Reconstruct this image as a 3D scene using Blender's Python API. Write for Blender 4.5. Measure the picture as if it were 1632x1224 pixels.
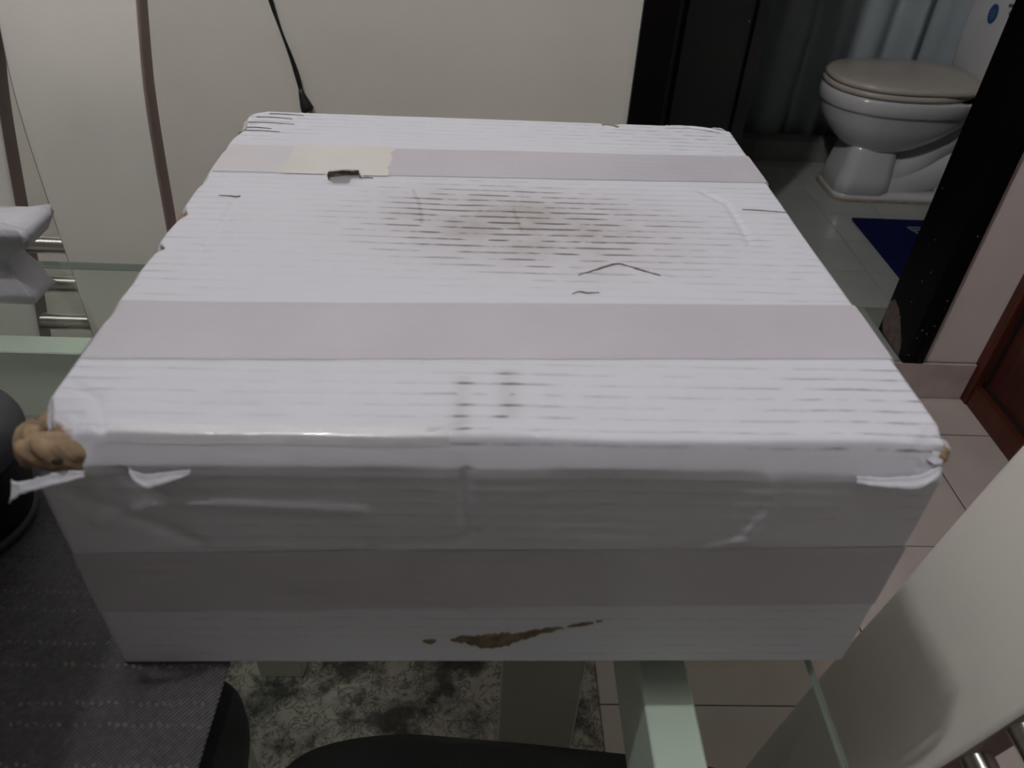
import bpy, bmesh, math, random
import numpy as np
from mathutils import Vector, Matrix

for o in list(bpy.data.objects): bpy.data.objects.remove(o)
S = bpy.context.scene
COL = S.collection
PI = math.pi
random.seed(4)
rng = np.random.default_rng(7)

# ------------------------------------------------------------------ camera
FPX = 1209.0
def _n(v): v = np.array(v, float); return v / np.linalg.norm(v)
_Y = _n((792.3 - 816, 958.6, FPX)); _U = -_n((726.6 - 816, -1528.0, FPX))
_U = _n(_U - _Y * np.dot(_U, _Y)); _X = np.cross(_Y, _U)
if _X[0] < 0: _X = -_X
CM = np.array([_X, _Y, _U])                      # columns: right, up, forward in world axes
cam = bpy.data.cameras.new('camera'); camo = bpy.data.objects.new('camera', cam); COL.objects.link(camo)
m = Matrix.Identity(4)
for r in range(3):
    m[r][0] = CM[r, 0]; m[r][1] = CM[r, 1]; m[r][2] = -CM[r, 2]
m[2][3] = 1.25
camo.matrix_world = m
cam.sensor_width = 36; cam.lens = 36 * FPX / 1632; cam.clip_start = 0.02
cam.dof.use_dof = True; cam.dof.focus_distance = 1.0; cam.dof.aperture_fstop = 8.5
S.camera = camo

# ------------------------------------------------------------------ world and exposure
w = bpy.data.worlds.new('World'); S.world = w; w.use_nodes = True
w.node_tree.nodes['Background'].inputs[0].default_value = (0.02, 0.022, 0.026, 1)
w.node_tree.nodes['Background'].inputs[1].default_value = 0.3
S.view_settings.view_transform = 'Standard'; S.view_settings.look = 'None'
S.view_settings.exposure = 0.0; S.view_settings.gamma = 1.0; S.view_settings.use_curve_mapping = False
LAMP = (-0.50, 0.33, 2.77); LAMP_STRENGTH = 1240.0

# ------------------------------------------------------------------ material helpers
MATS = {}
def mat(name, col, rough=0.5, metal=0.0, spec=0.5, var=0.0, scale=20, bump=0.0, bscale=80, coat=0.0, emis=None, stretch=None):
    if name in MATS: return MATS[name]
    M = bpy.data.materials.new(name); M.use_nodes = True
    nt = M.node_tree; b = nt.nodes['Principled BSDF']; L = nt.links
    b.inputs['Base Color'].default_value = (*col, 1); b.inputs['Roughness'].default_value = rough
    b.inputs['Metallic'].default_value = metal; b.inputs['Specular IOR Level'].default_value = spec
    b.inputs['Coat Weight'].default_value = coat
    tc = nt.nodes.new('ShaderNodeTexCoord'); src = tc.outputs['Object']
    if stretch:
        mp = nt.nodes.new('ShaderNodeMapping'); mp.inputs['Scale'].default_value = stretch
        L.new(src, mp.inputs[0]); src = mp.outputs[0]
    if var > 0:
        n = nt.nodes.new('ShaderNodeTexNoise'); n.inputs['Scale'].default_value = scale; n.inputs['Detail'].default_value = 6
        L.new(src, n.inputs['Vector'])
        r = nt.nodes.new('ShaderNodeValToRGB'); r.color_ramp.elements[0].position = 0.3; r.color_ramp.elements[1].position = 0.7
        r.color_ramp.elements[0].color = (*[c * (1 - var) for c in col], 1)
        r.color_ramp.elements[1].color = (*[min(1, c * (1 + var * 0.6)) for c in col], 1)
        L.new(n.outputs['Fac'], r.inputs[0]); L.new(r.outputs[0], b.inputs['Base Color'])
    if bump > 0:
        n2 = nt.nodes.new('ShaderNodeTexNoise'); n2.inputs['Scale'].default_value = bscale; n2.inputs['Detail'].default_value = 5
        L.new(src, n2.inputs['Vector'])
        bp = nt.nodes.new('ShaderNodeBump'); bp.inputs['Strength'].default_value = bump; bp.inputs['Distance'].default_value = 0.002
        L.new(n2.outputs['Fac'], bp.inputs['Height']); L.new(bp.outputs[0], b.inputs['Normal'])
    if emis:
        b.inputs['Emission Color'].default_value = (*emis[0], 1); b.inputs['Emission Strength'].default_value = emis[1]
    MATS[name] = M
    return M

def nodes(name):
    M = bpy.data.materials.new(name); M.use_nodes = True; MATS[name] = M
    return M, M.node_tree.nodes, M.node_tree.links, M.node_tree.nodes['Principled BSDF']

wall_m = mat('wall_paint', (0.74, 0.725, 0.67), 0.75, spec=0.25, var=0.05, scale=4, bump=0.12, bscale=60)
wall2_m = mat('wall_paint_warm', (0.80, 0.72, 0.71), 0.7, spec=0.3, var=0.05, scale=4, bump=0.1, bscale=60)
far_wall_m = mat('brown_wall_paint', (0.20, 0.17, 0.15), 0.8, spec=0.2, var=0.05, scale=4)
ceil_m = mat('ceiling_paint', (0.45, 0.45, 0.44), 0.9, spec=0.1, var=0.02)
tile_m = mat('floor_tile', (0.56, 0.49, 0.465), 0.42, spec=0.4, var=0.07, scale=9, bump=0.03, bscale=30)
grout_m = mat('grout', (0.06, 0.04, 0.035), 0.9, spec=0.1, var=0.2)
skirt_m = mat('baseboard_tile', (0.56, 0.47, 0.455), 0.5, var=0.16, scale=18, bump=0.05)
bath_tile_m = mat('bathroom_tile', (0.40, 0.42, 0.39), 0.16, spec=0.6, var=0.05, scale=7)
bath_grout_m = mat('bathroom_grout', (0.24, 0.25, 0.23), 0.8, var=0.1)
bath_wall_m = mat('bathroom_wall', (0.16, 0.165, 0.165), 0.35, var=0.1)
curb_m = mat('curb_tile', (0.22, 0.22, 0.20), 0.3, var=0.1)
black_wood_m = mat('black_lacquer_wood', (0.004, 0.003, 0.0035), 0.5, spec=0.12, var=0.3, scale=12, stretch=(1, 1, 0.1))
leaf_m = mat('dark_door_lacquer', (0.010, 0.010, 0.011), 0.45, spec=0.3, var=0.25, scale=6, stretch=(1, 1, 0.1))
chip_m = mat('chipped_wood', (0.16, 0.115, 0.10), 0.85, var=0.3, scale=60)
brown_m = mat('red_brown_wood', (0.085, 0.020, 0.011), 0.4, spec=0.3, var=0.35, scale=14, stretch=(6, 6, 0.6))
brown_dark_m = mat('brown_gap_shade', (0.012, 0.005, 0.004), 0.7)  # near-black brown that paints the shade in the door gaps
cream_m = mat('cream_leatherette', (0.72, 0.695, 0.65), 0.42, spec=0.4, var=0.04, scale=9, bump=0.06, bscale=300)
edge_m = mat('mauve_brown_sides', (0.27, 0.205, 0.19), 0.5, spec=0.3, var=0.08, scale=20)  # darker mauve brown for the side faces of the chair backs
steel_m = mat('brushed_steel', (0.62, 0.60, 0.57), 0.13, metal=1.0, var=0.12, scale=25, stretch=(1, 30, 30))
rung_m = mat('lathe_brushed_steel', (0.66, 0.64, 0.61), 0.36, metal=1.0, var=0.1, scale=25, stretch=(40, 1, 1))
_t = rung_m.node_tree.nodes.new('ShaderNodeTangent'); _t.direction_type = 'RADIAL'; _t.axis = 'X'
_p = rung_m.node_tree.nodes['Principled BSDF']; rung_m.node_tree.links.new(_t.outputs[0], _p.inputs['Tangent'])
_p.inputs['Anisotropic'].default_value = 0.9; _p.inputs['Anisotropic Rotation'].default_value = 0.25
beam_m = mat('painted_table_frame', (0.84, 0.87, 0.83), 0.4, var=0.04, scale=10)
seat_m = mat('black_upholstery', (0.005, 0.005, 0.006), 0.8, spec=0.1, var=0.2, bump=0.2, bscale=400)
ceramic_m = mat('white_ceramic', (0.70, 0.69, 0.72), 0.12, spec=0.6, var=0.02, coat=0.5)
seat_plastic_m = mat('beige_seat_plastic', (0.60, 0.54, 0.47), 0.3, spec=0.5, var=0.05)
gap_m = mat('gap_shade', (0.015, 0.012, 0.01), 0.8)  # painted shade for toilet seat gaps and torn corner hollows
rust_m = mat('stained_sealant', (0.35, 0.25, 0.17), 0.8, var=0.3, scale=40)
curtain_m = mat('shower_curtain_fabric', (0.42, 0.47, 0.50), 0.55, spec=0.3, var=0.06, scale=6)
blue_mat_m = mat('navy_bath_mat', (0.006, 0.010, 0.065), 0.9, spec=0.1, var=0.3, scale=120, bump=0.5, bscale=500)
blue_print_m = mat('pale_print', (0.20, 0.21, 0.24), 0.9, var=0.2)
sticker_m = mat('blue_sticker', (0.02, 0.09, 0.28), 0.4, var=0.1)
sticker_ink_m = mat('sticker_ink', (0.14, 0.25, 0.42), 0.4)
rubber_m = mat('black_rubber', (0.010, 0.010, 0.011), 0.5, var=0.2)
brass_m = mat('plug_metal', (0.32, 0.30, 0.28), 0.35, metal=1.0)
kraft_m = mat('kraft_board', (0.33, 0.235, 0.155), 0.9, spec=0.1, var=0.3, scale=120, bump=0.4, bscale=260)
kraft_dark_m = mat('kraft_dark_pulp', (0.23, 0.18, 0.13), 0.95, spec=0.05, var=0.4, scale=140, bump=0.9, bscale=300)  # darker kraft tone for scrapes and torn edges
paper_m = mat('white_liner_paper', (0.705, 0.71, 0.80), 0.6, spec=0.3, var=0.03, bump=0.15, bscale=200)
tape_m = mat('matte_tape', (0.565, 0.54, 0.61), 0.36, spec=0.45, var=0.05, scale=14, bump=0.1, bscale=90)
tape_pale_m = mat('pale_tape', (0.645, 0.615, 0.67), 0.4, spec=0.4, var=0.04, scale=14, bump=0.08)
label_m = mat('cream_label_patch', (0.72, 0.685, 0.68), 0.5, spec=0.3, var=0.04, scale=20, bump=0.08)
gloss_tape_m = mat('clear_gloss_tape', (0.69, 0.69, 0.76), 0.16, spec=0.7, var=0.04, scale=30, bump=0.5, bscale=90, coat=0.6)
inner_m = mat('inner_grey_sheet', (0.27, 0.27, 0.29), 0.6, var=0.15)
tear_m = mat('torn_edge_brown', (0.15, 0.11, 0.095), 0.9, var=0.4, scale=200)
napkin_m = mat('crumpled_tissue', (0.60, 0.60, 0.66), 0.9, spec=0.1, var=0.08, scale=30, bump=0.6, bscale=120)
can_m = mat('black_canister_plastic', (0.006, 0.006, 0.007), 0.5, spec=0.3, var=0.2)
lid_m = mat('dark_grey_lid_plastic', (0.065, 0.067, 0.078), 0.65, spec=0.25, var=0.12, scale=30)
bag_m = mat('shade_bag_fabric', (0.005, 0.005, 0.006), 0.9, spec=0.1, var=0.3, bump=0.4, bscale=400)  # fabric of the added bag shape that shades the placemat
stitch_m = mat('grey_stitching', (0.135, 0.128, 0.14), 0.9, var=0.4, scale=300)
stitch_tan_m = mat('tan_stitching', (0.22, 0.15, 0.125), 0.9, var=0.4, scale=300)
bulb_m = mat('lamp_bulb_glow', (0.9, 0.9, 0.9), 0.5, emis=((1.0, 0.985, 0.965), LAMP_STRENGTH))
fixture_m = mat('white_lamp_plastic', (0.75, 0.75, 0.73), 0.4)

# glass pane: clear tinted transmission with a mirror-like fresnel reflection
M, N, L, b = nodes('green_tinted_glass')
N.remove(b); out = N['Material Output']
tr = N.new('ShaderNodeBsdfTransparent'); tr.inputs[0].default_value = (0.918, 0.957, 0.926, 1)
gl = N.new('ShaderNodeBsdfGlossy'); gl.inputs['Roughness'].default_value = 0.015; gl.inputs[0].default_value = (1, 1, 1, 1)
lw = N.new('ShaderNodeLayerWeight'); lw.inputs[0].default_value = 0.5
pw = N.new('ShaderNodeMath'); pw.operation = 'POWER'; pw.inputs[1].default_value = 5.0; L.new(lw.outputs['Facing'], pw.inputs[0])
fr = N.new('ShaderNodeMath'); fr.operation = 'MULTIPLY_ADD'; fr.inputs[1].default_value = 0.95; fr.inputs[2].default_value = 0.035; L.new(pw.outputs[0], fr.inputs[0])
mx = N.new('ShaderNodeMixShader'); L.new(fr.outputs[0], mx.inputs[0]); L.new(tr.outputs[0], mx.inputs[1]); L.new(gl.outputs[0], mx.inputs[2])
nz = N.new('ShaderNodeTexNoise'); nz.inputs['Scale'].default_value = 40
bpn = N.new('ShaderNodeBump'); bpn.inputs['Strength'].default_value = 0.01; L.new(nz.outputs[0], bpn.inputs['Height']); L.new(bpn.outputs[0], gl.inputs['Normal'])
L.new(mx.outputs[0], out.inputs[0])
glass_m = M
glass_edge_m = mat('glass_edge_green', (0.42, 0.48, 0.44), 0.25, spec=0.6, var=0.35, scale=12, stretch=(0.6, 0.6, 60))

# box paper: white liner, dirt caught on the flute ridges, kraft where torn
M, N, L, b = nodes('dirty_white_corrugated')
def attr(n):
    a = N.new('ShaderNodeAttribute'); a.attribute_name = n; return a.outputs['Fac']
def math_(op, a, c=None, clamp=False):
    n = N.new('ShaderNodeMath'); n.operation = op; n.use_clamp = clamp
    for i, v in enumerate((a, c)):
        if v is None: continue
        if isinstance(v, (int, float)): n.inputs[i].default_value = v
        else: L.new(v, n.inputs[i])
    return n.outputs[0]
tc = N.new('ShaderNodeTexCoord')
def noise(scale, stretch=(1, 1, 1), det=5):
    mp = N.new('ShaderNodeMapping'); mp.inputs['Scale'].default_value = stretch; L.new(tc.outputs['Object'], mp.inputs[0])
    n = N.new('ShaderNodeTexNoise'); n.inputs['Scale'].default_value = scale; n.inputs['Detail'].default_value = det
    L.new(mp.outputs[0], n.inputs['Vector']); return n.outputs['Fac']
ph = math_('MULTIPLY', attr('ridge'), 2 * PI / 0.0103)
wig = math_('MULTIPLY', math_('SUBTRACT', noise(25, (1, 0.4, 1)), 0.5), 1.6)
sn = math_('SINE', math_('ADD', ph, wig))
line = math_('POWER', math_('ADD', math_('MULTIPLY', sn, 0.5), 0.5, True), 16)
brk = math_('MULTIPLY', math_('SUBTRACT', noise(60, (0.9, 1.6, 1.0), 8), 0.40), 4.0, True)
dl = math_('MULTIPLY', math_('MULTIPLY', line, brk), attr('dirt'), True)
sm = math_('MULTIPLY', math_('MULTIPLY', attr('smudge'), noise(35, (1, 1, 1), 6)), 0.9, True)
c1 = N.new('ShaderNodeMixRGB'); c1.inputs[1].default_value = (0.70, 0.705, 0.795, 1); c1.inputs[2].default_value = (0.40, 0.35, 0.345, 1); L.new(sm, c1.inputs[0])
c0 = N.new('ShaderNodeMixRGB'); c0.inputs[1].default_value = (0.22, 0.205, 0.225, 1); c0.inputs[2].default_value = (0.085, 0.062, 0.058, 1); L.new(math_('MULTIPLY', attr('smudge'), 1.4, True), c0.inputs[0])
c2 = N.new('ShaderNodeMixRGB'); L.new(c0.outputs[0], c2.inputs[2]); L.new(c1.outputs[0], c2.inputs[1]); L.new(dl, c2.inputs[0])
kf = math_('MULTIPLY', math_('ADD', attr('kraft'), math_('MULTIPLY', math_('SUBTRACT', noise(150), 0.5), 0.6)), 1.0, True)
kf = math_('MULTIPLY', math_('SUBTRACT', kf, 0.35), 4.0, True)
c3 = N.new('ShaderNodeMixRGB'); c3.inputs[2].default_value = (0.27, 0.185, 0.12, 1); L.new(c2.outputs[0], c3.inputs[1]); L.new(kf, c3.inputs[0])
L.new(c3.outputs[0], b.inputs['Base Color'])
b.inputs['Roughness'].default_value = 0.5; b.inputs['Specular IOR Level'].default_value = 0.35
bp = N.new('ShaderNodeBump'); bp.inputs['Strength'].default_value = 0.15; bp.inputs['Distance'].default_value = 0.001
L.new(noise(220, (1, 1, 1), 6), bp.inputs['Height']); L.new(bp.outputs[0], b.inputs['Normal'])
box_m = M

# woven placemat
M, N, L, b = nodes('woven_denim_mat')
tc = N.new('ShaderNodeTexCoord')
mp = N.new('ShaderNodeMapping'); mp.inputs['Rotation'].default_value = (0, 0, 0.65); L.new(tc.outputs['Object'], mp.inputs[0])
wv = N.new('ShaderNodeTexWave'); wv.inputs['Scale'].default_value = 130; wv.inputs['Distortion'].default_value = 1.2; L.new(mp.outputs[0], wv.inputs[0])
n1 = N.new('ShaderNodeTexNoise'); n1.inputs['Scale'].default_value = 260; n1.inputs['Detail'].default_value = 4; L.new(tc.outputs['Object'], n1.inputs[0])
n2 = N.new('ShaderNodeTexNoise'); n2.inputs['Scale'].default_value = 14; L.new(tc.outputs['Object'], n2.inputs[0])
a1 = N.new('ShaderNodeMath'); a1.operation = 'MULTIPLY'; L.new(wv.outputs['Fac'], a1.inputs[0]); L.new(n1.outputs['Fac'], a1.inputs[1])
a2 = N.new('ShaderNodeMath'); a2.operation = 'MULTIPLY'; L.new(a1.outputs[0], a2.inputs[0]); L.new(n2.outputs['Fac'], a2.inputs[1])
rp = N.new('ShaderNodeValToRGB'); rp.color_ramp.elements[0].color = (0.045, 0.044, 0.050, 1); rp.color_ramp.elements[1].color = (0.17, 0.16, 0.175, 1)
rp.color_ramp.elements[0].position = 0.02; rp.color_ramp.elements[1].position = 0.33
L.new(a2.outputs[0], rp.inputs[0]); L.new(rp.outputs[0], b.inputs['Base Color'])
bp = N.new('ShaderNodeBump'); bp.inputs['Strength'].default_value = 0.7; bp.inputs['Distance'].default_value = 0.001
L.new(a1.outputs[0], bp.inputs['Height']); L.new(bp.outputs[0], b.inputs['Normal']); b.inputs['Roughness'].default_value = 0.9
b.inputs['Specular IOR Level'].default_value = 0.1
mat_m = M

# rug: mottled grey with crackled lines
M, N, L, b = nodes('mottled_rug')
tc = N.new('ShaderNodeTexCoord')
n0 = N.new('ShaderNodeTexNoise'); n0.inputs['Scale'].default_value = 12; n0.inputs['Detail'].default_value = 6; L.new(tc.outputs['Object'], n0.inputs[0])
mxv = N.new('ShaderNodeMixRGB'); mxv.inputs[0].default_value = 0.22; L.new(tc.outputs['Object'], mxv.inputs[1]); L.new(n0.outputs['Color'], mxv.inputs[2])
vo = N.new('ShaderNodeTexNoise'); vo.inputs['Scale'].default_value = 34; vo.inputs['Detail'].default_value = 5; vo.inputs['Roughness'].default_value = 0.65; vo.inputs['Distortion'].default_value = 0.8; L.new(tc.outputs['Object'], vo.inputs['Vector'])
sb = N.new('ShaderNodeMath'); sb.operation = 'SUBTRACT'; sb.inputs[1].default_value = 0.5; L.new(vo.outputs['Fac'], sb.inputs[0])
ab = N.new('ShaderNodeMath'); ab.operation = 'ABSOLUTE'; L.new(sb.outputs[0], ab.inputs[0])
r1 = N.new('ShaderNodeValToRGB'); r1.color_ramp.elements[0].color = (0.10, 0.08, 0.07, 1); r1.color_ramp.elements[1].color = (1, 1, 1, 1); r1.color_ramp.elements[0].position = 0.004; r1.color_ramp.elements[1].position = 0.035
L.new(ab.outputs[0], r1.inputs[0])
n3 = N.new('ShaderNodeTexNoise'); n3.inputs['Scale'].default_value = 11; n3.inputs['Detail'].default_value = 12; n3.inputs['Roughness'].default_value = 0.7; L.new(tc.outputs['Object'], n3.inputs[0])
r2 = N.new('ShaderNodeValToRGB'); r2.color_ramp.elements[0].color = (0.06, 0.052, 0.046, 1); r2.color_ramp.elements[1].color = (0.42, 0.37, 0.34, 1)
r2.color_ramp.elements[0].position = 0.42; r2.color_ramp.elements[1].position = 0.56
L.new(n3.outputs['Fac'], r2.inputs[0])
mu = N.new('ShaderNodeMixRGB'); mu.blend_type = 'MULTIPLY'; mu.inputs[0].default_value = 0.75; L.new(r2.outputs[0], mu.inputs[1]); L.new(r1.outputs[0], mu.inputs[2])
L.new(mu.outputs[0], b.inputs['Base Color']); b.inputs['Roughness'].default_value = 0.95; b.inputs['Specular IOR Level'].default_value = 0.1
rug_m = M

# ------------------------------------------------------------------ object helpers
def link(name, me, m, parent=None, smooth=False):
    o = bpy.data.objects.new(name, me); COL.objects.link(o)
    if m is not None and not me.materials: me.materials.append(m)
    if parent: o.parent = parent
    if smooth:
        for p in me.polygons: p.use_smooth = True
    return o
def empty(name, loc=(0, 0, 0), rz=0):
    o = bpy.data.objects.new(name, None); COL.objects.link(o); o.location = loc; o.rotation_euler = (0, 0, rz); o.empty_display_size = 0.05
    return o
def tag(o, label=None, cat=None, group=None, kind=None):
    if label: o['label'] = label
    if cat: o['category'] = cat
    if group: o['group'] = group
    if kind: o['kind'] = kind
    return o
def bm_mesh(bm, name='m'):
    me = bpy.data.meshes.new(name); bm.normal_update(); bm.to_mesh(me); bm.free(); return me
def bm_box(bm, x0, x1, y0, y1, z0, z1):
    vs = [bm.verts.new(p) for p in ((x0, y0, z0), (x1, y0, z0), (x1, y1, z0), (x0, y1, z0), (x0, y0, z1), (x1, y0, z1), (x1, y1, z1), (x0, y1, z1))]
    for f in ((0, 3, 2, 1), (4, 5, 6, 7), (0, 1, 5, 4), (1, 2, 6, 5), (2, 3, 7, 6), (3, 0, 4, 7)): bm.faces.new([vs[i] for i in f])
def box(name, x0, x1, y0, y1, z0, z1, m, parent=None, bev=0.0, seg=2):
    bm = bmesh.new(); bm_box(bm, x0, x1, y0, y1, z0, z1)
    if bev > 0: bmesh.ops.bevel(bm, geom=list(bm.edges), offset=bev, segments=seg, profile=0.5, affect='EDGES')
    return link(name, bm_mesh(bm, name), m, parent)
def boxes(name, lst, m, parent=None):
    bm = bmesh.new()
    for a in lst: bm_box(bm, *a)
    return link(name, bm_mesh(bm, name), m, parent)
def tube(bm, pts, r, seg=12, cap=True):
    pts = [Vector(p) for p in pts]; rs = r if isinstance(r, (list, tuple)) else [r] * len(pts)
    rings = []; up = Vector((0.13, 0.97, 0.2))
    for i, p in enumerate(pts):
        d = (pts[min(i + 1, len(pts) - 1)] - pts[max(i - 1, 0)]).normalized()
        a = d.cross(up); a = a.normalized() if a.length > 1e-4 else d.orthogonal().normalized(); c = d.cross(a)
        rings.append([bm.verts.new(p + (a * math.cos(t) + c * math.sin(t)) * rs[i]) for t in [2 * PI * k / seg for k in range(seg)]])
    for i in range(len(pts) - 1):
        for k in range(seg): bm.faces.new((rings[i][k], rings[i][(k + 1) % seg], rings[i + 1][(k + 1) % seg], rings[i + 1][k]))
    if cap: bm.faces.new(rings[0][::-1]); bm.faces.new(rings[-1])
def loft(rings, cap=True):
    bm = bmesh.new(); R = [[bm.verts.new(p) for p in ring] for ring in rings]; n = len(R[0])
    for i in range(len(R) - 1):
        for k in range(n): bm.faces.new((R[i][k], R[i][(k + 1) % n], R[i + 1][(k + 1) % n], R[i + 1][k]))
    if cap: bm.faces.new(R[0][::-1]); bm.faces.new(R[-1])
    bmesh.ops.recalc_face_normals(bm, faces=list(bm.faces))
    return bm
def smooth_by_angle(o, deg=40):
    me = o.data
    for p in me.polygons: p.use_smooth = True
    try: me.set_sharp_from_angle(angle=math.radians(deg))
    except Exception: pass
def bevel_mod(o, wdt, seg=3, ang=30):
    b = o.modifiers.new('bevel', 'BEVEL'); b.width = wdt; b.segments = seg; b.limit_method = 'ANGLE'; b.angle_limit = math.radians(ang)
    b.harden_normals = False
def copy_tree(o, parent=None):
    c = o.copy(); COL.objects.link(c); c.parent = parent
    for ch in list(o.children): copy_tree(ch, c)
    return c
def rrect(hx, hy, r, z, cx=0, cy=0, n=8):
    P = []
    for (sx, sy, a0) in ((1, 1, 0), (-1, 1, PI / 2), (-1, -1, PI), (1, -1, 3 * PI / 2)):
        for k in range(n):
            a = a0 + PI / 2 * k / (n - 1); P.append((cx + sx * (hx - r) + r * math.cos(a), cy + sy * (hy - r) + r * math.sin(a), z))
    return P
def catmull(P, n=8):
    P = [np.array(p, float) for p in P]; out = []
    for i in range(len(P) - 1):
        p0 = P[max(i - 1, 0)]; p1 = P[i]; p2 = P[i + 1]; p3 = P[min(i + 2, len(P) - 1)]
        for k in range(n):
            t = k / n
            out.append(0.5 * ((2 * p1) + (-p0 + p2) * t + (2 * p0 - 5 * p1 + 4 * p2 - p3) * t * t + (-p0 + 3 * p1 - 3 * p2 + p3) * t ** 3))
    out.append(P[-1]); return [tuple(q) for q in out]
def vnoise(x, y, seed=0):
    x = np.asarray(x, float); y = np.asarray(y, float)
    xi = np.floor(x).astype(int); yi = np.floor(y).astype(int); fx = x - xi; fy = y - yi
    fx = fx * fx * (3 - 2 * fx); fy = fy * fy * (3 - 2 * fy)
    def h(a, c):
        k = (a * 374761393 + c * 668265263 + seed * 144665) & 0x7fffffff
        k = ((k ^ (k >> 13)) * 1274126177) & 0x7fffffff
        return ((k ^ (k >> 16)) & 0xffff) / 65535.0
    return (h(xi, yi) * (1 - fx) + h(xi + 1, yi) * fx) * (1 - fy) + (h(xi, yi + 1) * (1 - fx) + h(xi + 1, yi + 1) * fx) * fy
def fbm(x, y, seed=0, o=3):
    s = 0; a = 1; t = 0
    for i in range(o): s = s + a * vnoise(np.asarray(x) * 2 ** i, np.asarray(y) * 2 ** i, seed + i); t += a; a *= 0.5
    return s / t
def seg_dist(u, v, P):
    d = np.full(np.shape(u), 9.0)
    for (ax, ay), (bx, by) in zip(P[:-1], P[1:]):
        L2 = (bx - ax) ** 2 + (by - ay) ** 2 + 1e-12
        t = np.clip(((u - ax) * (bx - ax) + (v - ay) * (by - ay)) / L2, 0, 1)
        d = np.minimum(d, np.hypot(u - ax - t * (bx - ax), v - ay - t * (by - ay)))
    return d

# ------------------------------------------------------------------ room shell
YW = 1.577; XR = 1.313; ZB = 0.115; XL = -3.6; YF = -3.6; ZC = 2.95
XO0, XO1, ZO = 0.357, 1.094, 2.12                # bathroom door opening
fl = tag(box('floor', XL, XR + 0.15, YF, YW + 0.02, -0.06, -0.003, grout_m), kind='structure')
TP = 0.3675
full = None
def tile_piece(parent, x0, x1, y0, y1, z0, z1, m, name='tile', g=0.0017, bev=0.0012):
    return box(name, x0 + g, x1 - g, y0 + g, y1 - g, z0, z1, m, parent, bev, 1)
bm = bmesh.new(); bm_box(bm, -TP / 2 + .0017, TP / 2 - .0017, -TP / 2 + .0017, TP / 2 - .0017, -0.003, 0.0)
bmesh.ops.bevel(bm, geom=list(bm.edges), offset=.0012, segments=1, affect='EDGES'); full = bm_mesh(bm, 'tile'); full.materials.append(tile_m)
xs0 = [0.010 + TP * k for k in range(-10, 5)]; ys0 = [0.321 + 0.366 * k for k in range(-11, 5)]
for i in range(len(xs0) - 1):
    for j in range(len(ys0) - 1):
        a, c, d, e = xs0[i], xs0[i + 1], ys0[j], ys0[j + 1]
        a2, c2, d2, e2 = max(a, XL), min(c, XR), max(d, YF), min(e, YW)
        if c2 - a2 < 0.02 or e2 - d2 < 0.02: continue
        if (a, c, d, e) == (a2, c2, d2, e2):
            o = link('tile', full, None, fl); o.location = ((a + c) / 2, (d + e) / 2, 0)
        else: tile_piece(fl, a2, c2, d2, e2, -0.003, 0.0, tile_m)

wb = tag(boxes('wall_back', [(XL, XO0 - .03, YW, 1.72, 0, ZC), (XO1 + .03, XR + .15, YW, 1.72, 0, ZC), (XO0 - .03, XO1 + .03, YW, 1.72, ZO + .03, ZC)], wall_m), kind='structure')
wb.data.materials.append(wall2_m)
for p in wb.data.polygons:
    if p.center.x > XO1: p.material_index = 1
tag(box('wall_left', XL - .12, XL, YF, YW + .14, 0, ZC, far_wall_m), kind='structure')
tag(box('wall_front', XL - .12, XR + .15, YF - .12, YF, 0, ZC, far_wall_m), kind='structure')
tag(boxes('wall_right', [(XR, XR + .15, YF, 0.70, 0, ZC), (XR, XR + .15, 0.70, YW, 2.10, ZC)], far_wall_m), kind='structure')
tag(box('ceiling', XL - .12, 3.0, YF - .12, 3.9, ZC, ZC + .1, ceil_m), kind='structure')
# skirting tiles along the back wall
bb = tag(box('baseboard_back', XL, XO0 - .10, YW - .004, YW - .001, 0.0, ZB - .002, grout_m), kind='structure')
xs = [XL] + [x for x in xs0 if XL < x < XO0 - .12] + [XO0 - .10]
for a, c in zip(xs[:-1], xs[1:]): tile_piece(bb, a, c, YW - .012, YW - .003, .002, ZB, skirt_m, g=.001)
bs = tag(box('baseboard_step', XO0 - .10, XR - .018, YW - .006, YW - .002, 0.0, ZB - .004, grout_m), kind='structure')
xs = [XO0 - .10] + [x for x in xs0 if XO0 < x < 1.0] + [0.93, XR - .018]
for a, c in zip(xs[:-1], xs[1:]): tile_piece(bs, a, c, YW - .014, YW - .004, .002, ZB, skirt_m, g=.0012)
br = tag(box('baseboard_right', XR - .006, XR - .002, YF, 0.64, 0.0, ZB - .004, grout_m), kind='structure')
ys = [YF] + [y for y in ys0 if YF < y < 0.6] + [0.64]
for a, c in zip(ys[:-1], ys[1:]): tile_piece(br, XR - .014, XR - .004, a, c, .002, ZB, skirt_m, g=.0012)

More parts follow.
